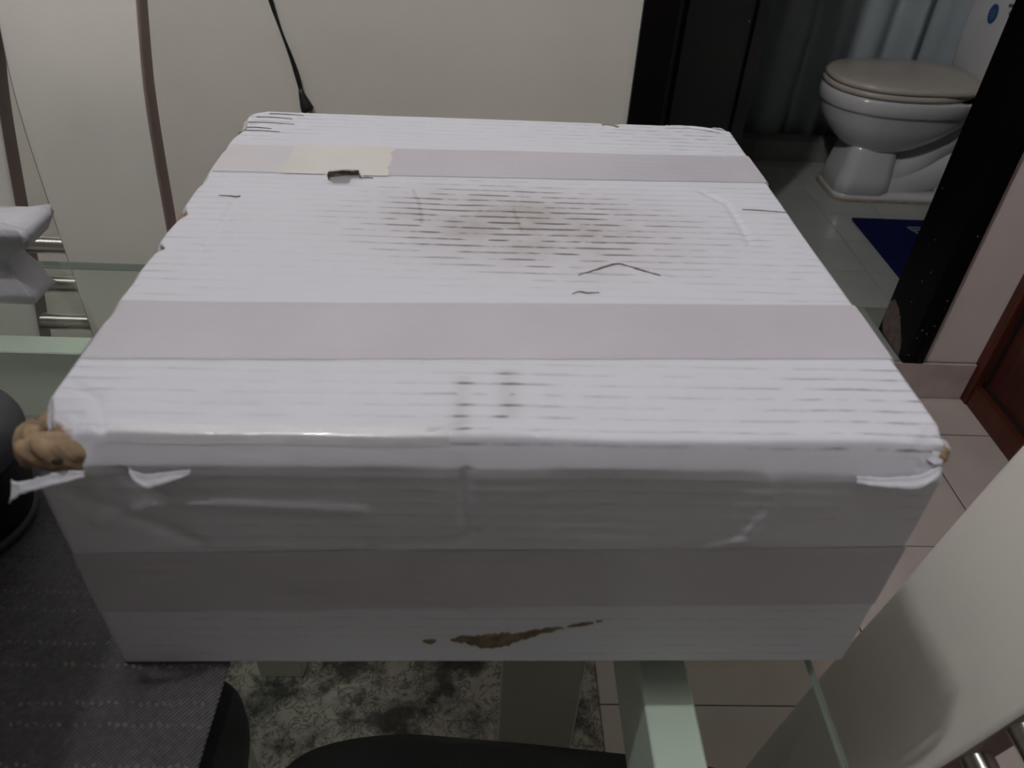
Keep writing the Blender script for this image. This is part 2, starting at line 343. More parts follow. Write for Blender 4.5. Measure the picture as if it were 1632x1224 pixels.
# bathroom shell
YB = 3.85; XB0 = -0.4; XB1 = 2.05; YC = 2.92
fb = tag(box('floor_bathroom', XB0, XB1, YW, YB, 0.02, ZB - .002, bath_grout_m), kind='structure')
TB = 0.206
bxs = [1.187 + TB * k for k in range(-8, 6)]; bys = [1.834 + TB * k for k in range(-2, 7)]
bm = bmesh.new(); bm_box(bm, -TB / 2 + .0012, TB / 2 - .0012, -TB / 2 + .0012, TB / 2 - .0012, -0.002, 0.0)
bmesh.ops.bevel(bm, geom=list(bm.edges), offset=.0008, segments=1, affect='EDGES'); bfull = bm_mesh(bm, 'tile'); bfull.materials.append(bath_tile_m)
for i in range(len(bxs) - 1):
    for j in range(len(bys) - 1):
        a, c, d, e = bxs[i], bxs[i + 1], bys[j], bys[j + 1]
        a2, c2, d2, e2 = max(a, XB0), min(c, XB1), max(d, YW + .002), min(e, YC)
        if d < 1.72: a2, c2 = max(a2, XO0), min(c2, XO1)
        if c2 - a2 < 0.012 or e2 - d2 < 0.012: continue
        if (a, c, d, e) == (a2, c2, d2, e2):
            o = link('tile', bfull, None, fb); o.location = ((a + c) / 2, (d + e) / 2, ZB)
        else: tile_piece(fb, a2, c2, d2, e2, ZB - .002, ZB, bath_tile_m, g=.0012, bev=.0008)
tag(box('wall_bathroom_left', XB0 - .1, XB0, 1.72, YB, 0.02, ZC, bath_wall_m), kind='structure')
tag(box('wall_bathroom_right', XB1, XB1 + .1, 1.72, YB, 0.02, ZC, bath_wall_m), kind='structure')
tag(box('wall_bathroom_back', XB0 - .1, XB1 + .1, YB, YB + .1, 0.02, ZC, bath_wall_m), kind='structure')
cu = tag(box('trim_shower_curb', XB0, XB1, YC + .004, YC + .09, ZB - .002, ZB + .077, bath_grout_m), kind='structure')
cx_ = [XB0 + 0.049 + 0.2 * k for k in range(0, 13)]
for a, c in zip(cx_[:-1], cx_[1:]): box('tile', a + .001, min(c, XB1) - .001, YC - .002, YC + .006, ZB, ZB + .08, curb_m, cu, .001, 1)

# bathroom door frame (black) and its leaf, swung into the bathroom
tf = tag(empty('trim_door_frame', (0, 0, 0)), kind='structure')
jl = boxes('jamb', [(XO0 - .03, XO0, YW - .012, 1.724, ZB, ZO + .03), (XO0 - .068, XO0 - .03, YW - .014, YW, 0.115, ZO + .07)], black_wood_m, tf)
jr = boxes('jamb', [(XO1, XO1 + .03, YW - .012, 1.724, ZB, ZO + .03), (XO1 + .03, XO1 + .052, YW - .014, YW, 0.117, ZO + .07)], black_wood_m, tf)
lt = boxes('lintel', [(XO0, XO1, YW - .012, 1.724, ZO, ZO + .03), (XO0 - .03, XO1 + .03, YW - .014, YW, ZO + .03, ZO + .07)], black_wood_m, tf)
# worn patch at the foot of the right jamb
bm = bmesh.new()
pts = [(1.592, .118), (1.640, .118), (1.70, .121), (1.722, .15), (1.722, .205), (1.705, .222), (1.672, .212), (1.640, .186), (1.605, .150)]
fr_ = [bm.verts.new((XO1 - .0012, y, z)) for y, z in pts]; bk = [bm.verts.new((XO1 + .001, y, z)) for y, z in pts]
bm.faces.new(fr_[::-1]); bm.faces.new(bk)
for k in range(len(pts)): bm.faces.new((fr_[k], fr_[(k + 1) % len(pts)], bk[(k + 1) % len(pts)], bk[k]))
bmesh.ops.recalc_face_normals(bm, faces=list(bm.faces))
tag(link('chipped_patch', bm_mesh(bm), chip_m, jr), 'bare brown wood where the black paint has chipped')
bm = bmesh.new()
for k in range(16):
    on_front = k % 2
    z = 0.13 + abs(random.gauss(0, .22)); h = random.uniform(.0015, .005); t = random.uniform(.0006, .0014)
    if on_front: x = random.uniform(XO1 + .002, XO1 + .045); bm_box(bm, x - t, x + t, YW - .0148, YW - .0138, z, z + h)
    else: y = random.uniform(1.59, 1.715); bm_box(bm, XO1 - .0008, XO1 + .0004, y - t, y + t, z, z + h)
tag(link('paint_chip_specks', bm_mesh(bm), mat('pale_specks', (0.28, 0.29, 0.33), 0.6, var=0.3), jr), kind='stuff')

ang = math.atan2(2.30 - 1.705, 0.79 - (XO0 + .002))
dl_ = tag(empty('door_1', (XO0 + .003, 1.725, ZB + .008), ang), kind='structure')
box('door_leaf', 0.0, 0.735, 0.0, 0.036, 0, 1.985, leaf_m, dl_, .002, 1)
for z0, z1 in ((.15, .85), (1.0, 1.85)):
    boxes('panel_moulding', [(.12, .62, -.006, 0, z0, z0 + .02), (.12, .62, -.006, 0, z1 - .02, z1), (.12, .14, -.006, 0, z0, z1), (.60, .62, -.006, 0, z0, z1)], leaf_m, dl_)
bm = bmesh.new(); tube(bm, [(.67, 0, .93), (.67, -.045, .93), (.58, -.05, .93)], .009, 10)
link('door_handle', bm_mesh(bm), steel_m, dl_, True)

# red-brown door in the right wall
d2 = tag(empty('door_2', (0, 0, 0)), kind='structure')
fr2 = boxes('door_frame', [(XR - .016, XR + .15, YW - .034, YW - .0005, 0, 2.10), (XR - .016, XR + .15, 0.70, 0.735, 0, 2.10), (XR - .016, XR + .15, 0.735, YW - .034, 2.06, 2.10)], brown_m, d2)
boxes('bottom_rail', [(XR - .012, XR + .04, 0.735, YW - .034, 0.0, .062)], brown_m, d2)
boxes('gap_shade_strip', [(XR + .006, XR + .035, 0.735, YW - .034, .062, .072), (XR + .006, XR + .035, YW - .042, YW - .034, .062, 2.06)], brown_dark_m, d2)  # dark strips painting the shade in the gaps round the leaf
lf = box('door_leaf', XR + .010, XR + .045, 0.738, YW - .042, .070, 2.055, mat('red_brown_leaf', (0.055, 0.012, 0.007), 0.4, spec=0.3, var=0.3, scale=10, stretch=(6, 6, 0.6)), d2, .003, 1)
for z0, z1 in ((.22, .95), (1.10, 1.92)):
    boxes('panel_moulding', [(XR + .002, XR + .012, .85, 1.44, z0, z0 + .03), (XR + .002, XR + .012, .85, 1.44, z1 - .03, z1), (XR + .002, XR + .012, .85, .88, z0, z1), (XR + .002, XR + .012, 1.41, 1.44, z0, z1)], brown_m, d2)
bm = bmesh.new(); tube(bm, [(XR + .012, .80, 1.0), (XR - .035, .80, 1.0), (XR - .04, .90, 1.0)], .009, 10)
link('door_handle', bm_mesh(bm), steel_m, d2, True)
# flaked paint chips on the wall beside the brown door frame
bm = bmesh.new()
for z in (.205, .33):
    vs = [bm.verts.new(p) for p in ((XR - .0165, YW - .0006, z), (XR - .022, YW - .0006, z + .016), (XR - .0165, YW - .0006, z + .034))]
    vb = [bm.verts.new((v.co.x, v.co.y + .0004, v.co.z)) for v in vs]
    bm.faces.new(vs); bm.faces.new(vb[::-1])
    for k in range(3): bm.faces.new((vs[k], vb[k], vb[(k + 1) % 3], vs[(k + 1) % 3]))
link('paint_flake', bm_mesh(bm), paper_m, wb)

# ------------------------------------------------------------------ ceiling lamp (above the table, out of frame)
la = tag(empty('ceiling_lamp', (LAMP[0], LAMP[1], ZC)), 'white energy-saving bulb hanging from the ceiling above the dining table', 'lamp')
def ring(r, z, n=24, cx=0, cy=0): return [(cx + r * math.cos(2 * PI * k / n), cy + r * math.sin(2 * PI * k / n), z) for k in range(n)]
link('base', bm_mesh(loft([ring(.055, 0), ring(.055, -.02), ring(.03, -.035), ring(.022, -.06)])), fixture_m, la, True)
zb_ = LAMP[2] - ZC
ob = link('bulb_tube', bm_mesh(loft([ring(.010, zb_ + .10), ring(.016, zb_ + .092), ring(.016, zb_ - .09), ring(.013, zb_ - .098), ring(.005, zb_ - .101)])), bulb_m, la, True)
link('socket', bm_mesh(loft([ring(.022, -.05), ring(.024, -.06), ring(.024, zb_ + .095), ring(.012, zb_ + .095)])), fixture_m, la, True)

# ------------------------------------------------------------------ rug under the table
rg = tag(box('rug', -1.15, 0.221, -0.35, 1.02, 0.0, 0.005, rug_m, None, .003, 1), 'mottled grey crackle-patterned rug under the glass table', 'rug')

# ------------------------------------------------------------------ glass dining table
ZT = 0.75
tb = tag(empty('dining_table', (-0.45, 0.45, 0)), 'clear glass dining table on a pale green-white painted frame', 'table')
GX0, GX1, GY0, GY1 = -1.17, 0.250, -0.02, 0.857
def toff(o): o.location = Vector(o.location) - Vector((-0.45, 0.45, 0)); return o
gt = box('glass_top', GX0, GX1, GY0, GY1, ZT - .011, ZT, glass_m, tb)
gt.data.materials.append(glass_edge_m)
for p in gt.data.polygons:
    if abs(p.normal.z) < 0.5: p.material_index = 1
toff(gt)
BZ0, BZ1 = 0.600, 0.700
bxx = (0.132, 0.171); byy = (0.731, 0.765); lx = -1.06; ny = 0.06
for a in ((-1.06, 0.171, byy[0], byy[1]), (-1.06, 0.171, ny, ny + .035)):
    toff(box('frame_beam', a[0], a[1], a[2], a[3], BZ0, BZ1, beam_m, tb, .0015, 1))
for x in (bxx, (lx, lx + .038)):
    toff(box('frame_beam', x[0], x[1], ny + .035, byy[0], BZ0, BZ1, beam_m, tb, .0015, 1))
for a in ((0.040, 0.155, .575, .605), (-.373, -.297, .728, .762), (-1.05, -.95, .575, .605), (-1.05, -.95, .15, .18)):
    toff(box('leg', a[0], a[1], a[2], a[3], 0.005, BZ0, cream_m, tb, .003, 1))
toff(boxes('leg_bracket', [(0.040, 0.171, .575, .605, BZ0, BZ0 + .03)], cream_m, tb))
for (x, y) in ((.150, .60), (-.15, .748), (-.90, .748), (-1.04, .30), (-.9, .078), (.150, .09)):
    bm = bmesh.new(); tube(bm, [(x, y, BZ1), (x, y, ZT - .011)], .012, 16); toff(link('steel_spacer', bm_mesh(bm), steel_m, tb, True))

# ------------------------------------------------------------------ chairs
PZ = [0, .28, .39, .48, .547, .655, .734, .847, .92, 1.015, 1.09]
PO = [-.062, -.026, -.011, .003, .014, .036, .048, .068, .084, .125, .165]
HW = 0.175; TH = 0.036; APEX = 1.03
def prof(z): return float(np.interp(z, PZ, PO))
def sprof(z): return (prof(z - .03) + 2 * prof(z) + prof(z + .03)) / 4
def half_gap(z): return max(0.0, (APEX - z) * 0.0835)
def half_w(z):
    t = (z - 1.03) / .06
    return HW if t <= 0 else HW - .05 * (1 - math.sqrt(max(0, 1 - t * t)))
def make_chair():
    root = empty('dining_chair')
    zs = list(np.linspace(0, APEX, 40)) + [1.045, 1.06, 1.072, 1.082, 1.09]
    bm = bmesh.new(); n = 8; G = {}
    def V(i, j, side, fb_):
        z = zs[i]; hg = half_gap(z); x = side * (hg + (half_w(z) - hg) * j / n)
        key = (i, round(x, 6), fb_)
        if key not in G: G[key] = bm.verts.new((x, sprof(z) + (TH if fb_ else 0), z))
        return G[key]
    def F(*v):
        if len(set(v)) == 4: bm.faces.new(v)
    for side in (-1, 1):
        for i in range(len(zs) - 1):
            for j in range(n):
                F(V(i, j, side, 0), V(i, j + 1, side, 0), V(i + 1, j + 1, side, 0), V(i + 1, j, side, 0))
                F(V(i, j, side, 1), V(i, j + 1, side, 1), V(i + 1, j + 1, side, 1), V(i + 1, j, side, 1))
            F(V(i, n, side, 0), V(i + 1, n, side, 0), V(i + 1, n, side, 1), V(i, n, side, 1))
            if half_gap(zs[i]) > 1e-6:
                F(V(i, 0, side, 0), V(i + 1, 0, side, 0), V(i + 1, 0, side, 1), V(i, 0, side, 1))
        for j in range(n):
            F(V(0, j, side, 0), V(0, j + 1, side, 0), V(0, j + 1, side, 1), V(0, j, side, 1))
            e = len(zs) - 1
            F(V(e, j, side, 0), V(e, j + 1, side, 0), V(e, j + 1, side, 1), V(e, j, side, 1))
    bmesh.ops.recalc_face_normals(bm, faces=list(bm.faces))
    o = link('back_panel', bm_mesh(bm), cream_m, root, True); bevel_mod(o, .007, 3, 50)
    o.data.materials.append(edge_m)
    for p in o.data.polygons:
        if abs(p.normal.x) > .8: p.material_index = 1
    for z in (.714, .657, .600, .543):
        y = sprof(z) + TH / 2; g = half_gap(z) + .012
        bm = bmesh.new(); tube(bm, [(-g, 0, 0), (-g * .4, 0, 0), (g * .4, 0, 0), (g, 0, 0)], .0125, 32)
        r_ = link('steel_rung', bm_mesh(bm), rung_m, root); r_.location = (0, y, z); smooth_by_angle(r_, 60)
    # seat cushion: tapers towards the back, rounded front
    def outline(s, z):
        P = []
        for k in range(48):
            t = 2 * PI * k / 48; cx, sx = math.cos(t), math.sin(t)
            ex = abs(sx) ** 0.35 * (1 if sx > 0 else -1); ey = abs(cx) ** 0.35 * (1 if cx > 0 else -1)
            y = -.287 + .265 * s * ey
            hw = np.interp(y, [-.58, -.40, -.02], [.153, .160, .122])
            P.append((ex * hw * s, y, z))
        return P
    zt = .450
    link('seat', bm_mesh(loft([outline(.95, zt - .055), outline(1.0, zt - .045), outline(1.0, zt - .015), outline(.97, zt - .004), outline(.9, zt)])), seat_m, root, True)
    boxes('seat_frame', [(-.085, .085, -.56, -.02, zt - .085, zt - .055), (-half_gap(.36) - .02, half_gap(.36) + .02, -.03, -.002, zt - .082, zt - .058)], steel_m, root)
    for s in (-1, 1):
        box('front_leg', s * .10 - .02, s * .10 + .02, -.545, -.505, 0.0, zt - .055, cream_m, root, .004, 1)
    return root
ch = make_chair()
ch.location = (0.346, 0.250, 0.005); ch.rotation_euler = (0, 0, -PI / 2)
tag(ch, 'cream high-back chair with steel rungs at the short end of the glass table', 'chair', 'dining chairs around the glass table')
c2 = copy_tree(ch); c2.location = (-0.604, 0.892, 0.005); c2.rotation_euler = (0, 0, 0)
tag(c2, 'cream high-back chair with steel rungs between the glass table and the wall', 'chair')
c3 = copy_tree(ch); c3.location = (-0.394, -0.075, 0.005); c3.rotation_euler = (0, 0, PI)
for o_ in c2.children:
    if o_.name.startswith('seat'): o_.scale = (1, .66, 1)
    if o_.name.startswith('front_leg'): o_.location = (0, .185, 0)
tag(c3, 'cream high-back chair with black seat under the glass below the placemat', 'chair')

# ------------------------------------------------------------------ placemat
pm = tag(box('placemat', -0.62, -0.173, 0.12, 0.50, ZT, ZT + .0022, mat_m, None, .0008, 1), 'dark grey woven placemat with stitched rows lying under the white box', 'placemat')
bms = [bmesh.new(), bmesh.new()]
for row, y in enumerate((.170, .185, .2135, .2285, .2555, .2705, .2985, .3155, .344, .359)):
    x = -0.60; 
    while x < -0.178:
        x += random.uniform(.0048, .0058)
        if random.random() < .12 or x > -.176: continue
        tan = random.random() < (.5 if (row % 4 == 2 and math.sin(x * 40) > 0) else .08)
        b_ = bms[1 if tan else 0]; s = random.uniform(.7, 1.15)
        yy = y + random.uniform(-.0012, .0012)
        mtx = Matrix.Translation((x, yy, ZT + .0022)) @ Matrix.Rotation(random.uniform(.4, 1.0), 4, 'Z') @ Matrix.Diagonal((.0015 * s, .0023 * s, .0007, 1))
        bmesh.ops.create_icosphere(b_, subdivisions=1, radius=1.0, matrix=mtx)
for b_, m_, nm in ((bms[0], stitch_m, 'grey_stitching'), (bms[1], stitch_tan_m, 'tan_stitching')):
    tag(link(nm, bm_mesh(b_), m_, pm), kind='stuff')

# ------------------------------------------------------------------ the white cardboard box
HU, HV, HH = 0.259, 0.260, 0.212
BOX0 = (0.009, 0.564, ZT + .0024)
bxr = tag(empty('cardboard_box', BOX0, math.radians(0.9)), 'large battered white cardboard box sealed with tape, on the glass table', 'box')
RAD = 0.004
hole = [(-.152, .104), (-.140, .108), (-.125, .109), (-.1225, .100), (-.1195, .092), (-.129, .090), (-.130, .079), (-.143, .078), (-.149, .084), (-.1515, .094)]
def inpoly(u, v, P):
    ins = np.zeros(np.shape(u), bool); n = len(P)
    for i in range(n):
        x1, y1 = P[i]; x2, y2 = P[(i + 1) % n]
        c = ((y1 > v) != (y2 > v)) & (u < (x2 - x1) * (v - y1) / (y2 - y1 + 1e-12) + x1)
        ins ^= c
    return ins
def dist_poly(u, v, P): return seg_dist(u, v, list(P) + [P[0]])
CR_TOP = [([(.192, .085), (.207, .063), (.208, .021), (.207, -.013)], .0012, .0035), ([(-.22, .046), (-.219, -.022), (-.224, -.048)], .0012, .003),
          ([(-.256, -.205), (-.232, -.222), (-.224, -.237), (-.216, -.257)], .0016, .0025), ([(-.232, -.222), (-.178, -.226), (-.14, -.227)], .0009, .0025),
          ([(-.04, -.247), (-.02, -.240), (.01, -.240), (.02, -.247)], .0012, .002), ([(.064, -.071), (.091, -.055), (.122, -.072)], -.0014, .006), ([(.056, -.098), (.07, -.097)], -.001, .004)]
CR_FR = [([(-.235, .150), (-.212, .160), (-.19, .166), (-.13, .163), (-.08, .161)], -.0013, .004), ([(-.08, .128), (-.03, .133), (-.015, .142)], .0022, .004),
         ([(-.02, .195), (-.021, .150)], .0013, .003), ([(.155, .195), (.162, .165), (.150, .138)], -.0012, .004), ([(.13, .130), (.17, .143)], -.0008, .003),
         ([(-.21, .19), (-.19, .168), (-.17, .172)], .0018, .004), ([(-.24, .17), (-.20, .145), (-.18, .13)], .0016, .006)]
TAPES_V = ((-.181, -.114), (.100, .168))
def tape_mask(v): 
    m_ = np.zeros(np.shape(v))
    for a, c in TAPES_V: m_ = np.maximum(m_, ((v > a) & (v < c)).astype(float))
    return m_
def top_disp(u, v):
    d = .00011 * np.sin(2 * PI * v / .0103 + 1.6 * (fbm(u * 9, v * 3, 3) - .5)) * (1 - .75 * tape_mask(v))
    d = d + .0026 * (fbm(u * 7, v * 7, 11) - .5)
    for P, h, s in CR_TOP: d = d - h * np.exp(-(seg_dist(u, v, P) / s) ** 2)
    return d
def front_disp(u, w_):
    d = .00013 * np.sin(2 * PI * w_ / .0103)
    d = d + .0040 * (fbm(u * 8 + 5, w_ * 9, 21) - .5)
    for P, h, s in CR_FR: d = d - h * np.exp(-(seg_dist(u, w_, P) / s) ** 2)
    return d
def chamfer(u):   # size of the crushed top front edge
    return .0175 + .007 * (fbm(u * 14, u * 0 + 2.5, 31) - .5) + .003 * np.exp(-((u - .19) / .05) ** 2)
def deform(P):
    """P: (n,3) points of a rounded box, local coordinates; returns displaced points"""
    u, v, w_ = P[:, 0].copy(), P[:, 1].copy(), P[:, 2].copy()
    top = np.clip((w_ - (HH - .006)) / .006, 0, 1) ; frn = np.clip((-HV + .006 - v) / .006, 0, 1)
    edge = np.clip(np.minimum(np.minimum(HU - np.abs(u), HV - np.abs(v)) / .012, 1), 0, 1)
    edge_f = np.clip(np.minimum((HU - np.abs(u)) / .012, np.minimum(w_, HH - w_) / .012), 0, 1)
    nw = w_ + top_disp(u, v) * top * (.35 + .65 * edge)
    nv = v - front_disp(u, w_) * frn * (.3 + .7 * edge_f)
    lef = np.clip((-HU + .006 - u) / .006, 0, 1); rig = np.clip((u - HU + .006) / .006, 0, 1); bak = np.clip((v - HV + .006) / .006, 0, 1)
    ns = .004 * (fbm(v * 8 + 9, w_ * 8, 41) - .5)
    nu = u + ns * (rig - lef) * .8; nv = nv + .003 * (fbm(u * 8, w_ * 8, 51) - .5) * bak
    # crushed front top edge
    a = HH - nw; b_ = nv + HV; c = chamfer(u); k = 1 - (a / c + b_ / (c * .5)); k = (k + np.sqrt(k * k + .03)) / 4 * (k > -6)
    nw = nw - k * c; nv = nv + k * c * .5
    # ragged left top edge and back edge
    eu = nu + HU; a = HH - nw; c = .003 + .004 * np.clip(fbm(v * 26, v * 0, 61, 2) - .5, 0, 1) * 2.2
    c = c + .005 * np.exp(-((v - .012) / .008) ** 2) + .006 * np.exp(-((v + .046) / .006) ** 2) + .006 * np.exp(-((v - .21) / .02) ** 2) + .02 * np.exp(-((v - .262) / .012) ** 2)
    k = np.clip(c - (eu + a), 0, None); nu = nu + k * .75; nw = nw - k * .25
    ev = HV - nv; a = HH - nw; c = .003 + .006 * np.exp(-((u - .128) / .008) ** 2) + .012 * np.exp(-((u - .26) / .02) ** 2); k = np.clip(c - (ev + a), 0, None); nv = nv - k * .6; nw = nw - k * .4
    # smashed front-left corner
    dist = np.sqrt((nu + HU) ** 2 + (nv + HV) ** 2 + ((nw - HH) * 1.2) ** 2)
    k = np.clip(1 - dist / .038, 0, 1) ** 1.2 * (.9 + .6 * (fbm(u * 90, v * 90 + w_ * 70, 71) - .5))
    nu = nu + .013 * k; nv = nv + .008 * k; nw = nw - .013 * k
    # frayed front-right corner
    dist = np.sqrt((nu - HU) ** 2 + (nv + HV) ** 2 + (nw - HH) ** 2)
    k = np.clip(1 - dist / .025, 0, 1) * (.7 + .8 * (fbm(u * 120, v * 120 + w_ * 90, 81) - .5))
    nu = nu - .006 * k; nv = nv + .004 * k; nw = nw - .006 * k
    nw = np.maximum(nw, 0.0)
    return np.stack([nu, nv, nw], 1)
def rounded(q):
    half = np.array([HU, HV, HH / 2]); c = np.array([0, 0, HH / 2])
    p = q - c; inn = np.clip(p, -(half - RAD), half - RAD); d = p - inn
    ln = np.linalg.norm(d, axis=1, keepdims=True); ln[ln == 0] = 1
    return inn + d / ln * RAD + c
def axis(h, n): 
    e = np.array([0, .001, .002, .003, .004, .005, .0065]); mid = np.linspace(-h + .008, h - .008, n)
    return np.concatenate([-h + e, mid, (h - e)[::-1]])
AU = axis(HU, 330); AV = axis(HV, 330); AW = axis(HH / 2, 130) + HH / 2
verts = []; quads = []; rid = []
def add_grid(A, B, fn, ridge_fn):
    base = sum(len(x) for x in verts); a, b_ = np.meshgrid(A, B, indexing='ij'); q = fn(a.ravel(), b_.ravel())
    verts.append(rounded(q)); rid.append(ridge_fn(a.ravel(), b_.ravel()))
    na, nb = len(A), len(B); i, j = np.meshgrid(np.arange(na - 1), np.arange(nb - 1), indexing='ij')
    i0 = (i * nb + j).ravel() + base
    quads.append(np.stack([i0, i0 + nb, i0 + nb + 1, i0 + 1], 1))
st = lambda x, y, z: np.stack(np.broadcast_arrays(x, y, z), 1).astype(float)
add_grid(AU, AV, lambda a, c: st(a, c, HH), lambda a, c: c)
add_grid(AU, AW, lambda a, c: st(a, -HV, c), lambda a, c: c)
add_grid(AU[::2], AW[::2], lambda a, c: st(-a, HV, c), lambda a, c: c)
add_grid(AV[::2], AW[::2], lambda a, c: st(-HU, -a, c), lambda a, c: a)
add_grid(AV[::2], AW[::2], lambda a, c: st(HU, a, c), lambda a, c: a)
add_grid(np.array([-HU, 0, HU]), np.array([-HV, 0, HV]), lambda a, c: st(a, -c, 0.0), lambda a, c: c)
P0 = np.concatenate(verts); Q = np.concatenate(quads); RID = np.concatenate(rid)
P1 = deform(P0)
u, v, w_ = P0[:, 0], P0[:, 1], P0[:, 2]
istop = w_ > HH - .002; isfr = v < -HV + .002
G = lambda x, c, s: np.exp(-((x - c) / s) ** 2)
dirt = np.zeros(len(P0)); smu = np.zeros(len(P0)); kr = np.zeros(len(P0))
stain = np.exp(-(((u - .02) / .105) ** 2 + ((v - .012 + .10 * (u - .02)) / .062) ** 2) ** 1.2)
big = np.exp(-(((u - .04) / .17) ** 2 + ((v - .0) / .085) ** 2) ** 1.5)
dt = 3.6 * stain + .5 * big + .04
dt += .5 * np.clip((u - .12) / .13, 0, 1) * (.5 + fbm(u * 12, v * 22, 91)) * .8
dt += .55 * np.clip((-.17 - u) / .08, 0, 1) * (fbm(u * 12, v * 30, 92)) * 1.2
dt += .8 * np.clip((v - .17) / .05, 0, 1) * (.35 + .9 * np.clip((u + .0) / .2, 0, 1) + .6 * G(u, -.24, .05))
dt += .55 * np.clip((-.17 - v) / .03, 0, 1) * (.35 + G(u, .0, .06) + .9 * np.clip((u - .05) / .2, 0, 1))
for cu_, va, vb, wd in ((-.024, -.252, -.196, .0042), (.004, -.236, -.188, .0055)):
    dt += 2.2 * G(u, cu_ + .002 * np.sin(v * 300), wd) * ((v > va) & (v < vb)); smu += .55 * G(u, cu_, wd * 1.2) * ((v > va) & (v < vb)) * istop
dt *= (1 - .9 * tape_mask(v))
dirt[istop] = dt[istop]
smu += istop * (1.3 * stain + .2 * big)
for PL in ([(-.073, .072), (-.066, .047), (-.062, .017), (-.061, .008)], [(.015, .041), (.018, .018), (.021, -.002)]):
    smu += istop * 1.1 * np.exp(-(seg_dist(u, v, PL) / .0009) ** 2); dirt += istop * 4 * np.exp(-(seg_dist(u, v, PL) / .002) ** 2)
dirt += isfr * .30 * (fbm(u * 9, w_ * 20, 95) > .5) * (w_ < .19)
smu += isfr * (.25 * G(u, -.024, .01) * (w_ > .185))
ed = np.minimum(HU - np.abs(u), 9)
kr += istop * (u < -HU + .03) * (.95 * np.exp(-(((v - .012) / .010) ** 2 + ((u + HU) / .006) ** 2)) + .9 * np.exp(-(((v + .046) / .008) ** 2 + ((u + HU) / .008) ** 2)) + .55 * np.exp(-(((v - .21) / .014) ** 2 + ((u + HU) / .010) ** 2)))
dist = np.sqrt((u + HU) ** 2 + (v + HV) ** 2 + ((w_ - HH) * 1.1) ** 2)
kr += 1.25 * np.clip(1 - dist / .030, 0, 1)
dist = np.sqrt((u - HU) ** 2 + (v + HV) ** 2 + (w_ - HH) ** 2); kr += .55 * np.clip(1 - dist / .012, 0, 1)
cen = P0[Q].mean(1); keep = ~((cen[:, 2] > HH - .002) & inpoly(cen[:, 0], cen[:, 1], hole)); Q = Q[keep]
me = bpy.data.meshes.new('box_shell'); me.from_pydata(P1.tolist(), [], Q.tolist()); me.update()
for nm, arr in (('ridge', RID), ('dirt', dirt), ('smudge', smu), ('kraft', kr)):
    a = me.attributes.new(nm, 'FLOAT', 'POINT'); a.data.foreach_set('value', np.ascontiguousarray(arr, dtype=np.float32))
bmx = bmesh.new(); bmx.from_mesh(me); bmesh.ops.remove_doubles(bmx, verts=list(bmx.verts), dist=1e-5); bmesh.ops.recalc_face_normals(bmx, faces=list(bmx.faces)); bmx.to_mesh(me); bmx.free()
shell = link('shell', me, box_m, bxr, True)

def top_pt(u, v, off=0.0):
    p = deform(np.stack([np.asarray(u, float), np.asarray(v, float), np.full(np.shape(u), HH)], 1)); p[:, 2] += off; return p
def front_pt(u, w_, off=0.0):
    p = deform(np.stack([np.asarray(u, float), np.full(np.shape(u), -HV), np.asarray(w_, float)], 1)); p[:, 1] -= off; return p
hc = np.mean(hole, 0); exp_ = [tuple(hc + (np.array(p) - hc) + (np.array(p) - hc) / np.linalg.norm(np.array(p) - hc) * .0010) for p in hole]
def grid_part(name, m_, A, B, fn, parent=bxr):
    a, b_ = np.meshgrid(A, B, indexing='ij'); p = fn(a.ravel(), b_.ravel()); na, nb = len(A), len(B)
    i, j = np.meshgrid(np.arange(na - 1), np.arange(nb - 1), indexing='ij'); i0 = (i * nb + j).ravel()
    q = np.stack([i0, i0 + nb, i0 + nb + 1, i0 + 1], 1)
    cq = p[q].mean(1); q = q[~((cq[:, 2] > HH - .006) & inpoly(cq[:, 0], cq[:, 1], exp_))]
    me = bpy.data.meshes.new(name); me.from_pydata(p.tolist(), [], q.tolist()); me.update()
    return link(name, me, m_, parent, True)
# tape strips: run over the top edge to edge and wrap a little down both sides
def strip_top(name, m_, u0, u1, v0, v1, skew=0.0, off=.0004, jag=0.0):
    def fn(a, c):
        vv = c + skew * a
        aa = a + jag * (fbm(c * 160, c * 0, 5) - .5) * (np.abs(a - u1) < .003 if jag > 0 else 0) if jag else a
        return top_pt(aa, vv, off)
    return grid_part(name, m_, np.linspace(u0, u1, max(12, int((u1 - u0) / .002))), np.linspace(v0, v1, 44), fn)
def strip_side(name, m_, side, v0, v1, depth):
    A = np.linspace(v0, v1, 16); B = np.linspace(HH - depth, HH - .001, 30)
    def fn(a, c):
        p = deform(st(side * HU, a, c)); p[:, 0] += side * .0006; return p
    return grid_part(name, m_, A, B, fn)
t1 = strip_top('tape_strip', tape_m, -HU + .0015, HU - .001, -.178, -.1125, .030)
strip_side('tape_strip', tape_m, 1, -.171, -.105, .08); strip_side('tape_strip', tape_m, -1, -.186, -.120, .08)
strip_top('tape_strip', tape_m, -.1005, HU - .001, .1035, .1685, .028, .0004)
tag(strip_top('tape_strip', tape_pale_m, -HU + .004, -.1005, .1010, .1665, .012, .0004), 'paler stretch of tape beside the label patch')
strip_side('tape_strip', tape_m, 1, .110, .175, .08)
tag(strip_top('label_patch', label_m, -.193, -.0985, .100, .171, .02, .0008, .006), 'cream paper patch stuck over the tape near the hole')
def strip_front(name, m_, u0, u1, w0, w1, skew, off):
    return grid_part(name, m_, np.linspace(u0, u1, 120), np.linspace(w0, w1, 30), lambda a, c: front_pt(a, c + skew * a, off))
strip_front('tape_strip', tape_m, -HU + .0015, HU - .0015, .067, .126, .022, .0005)
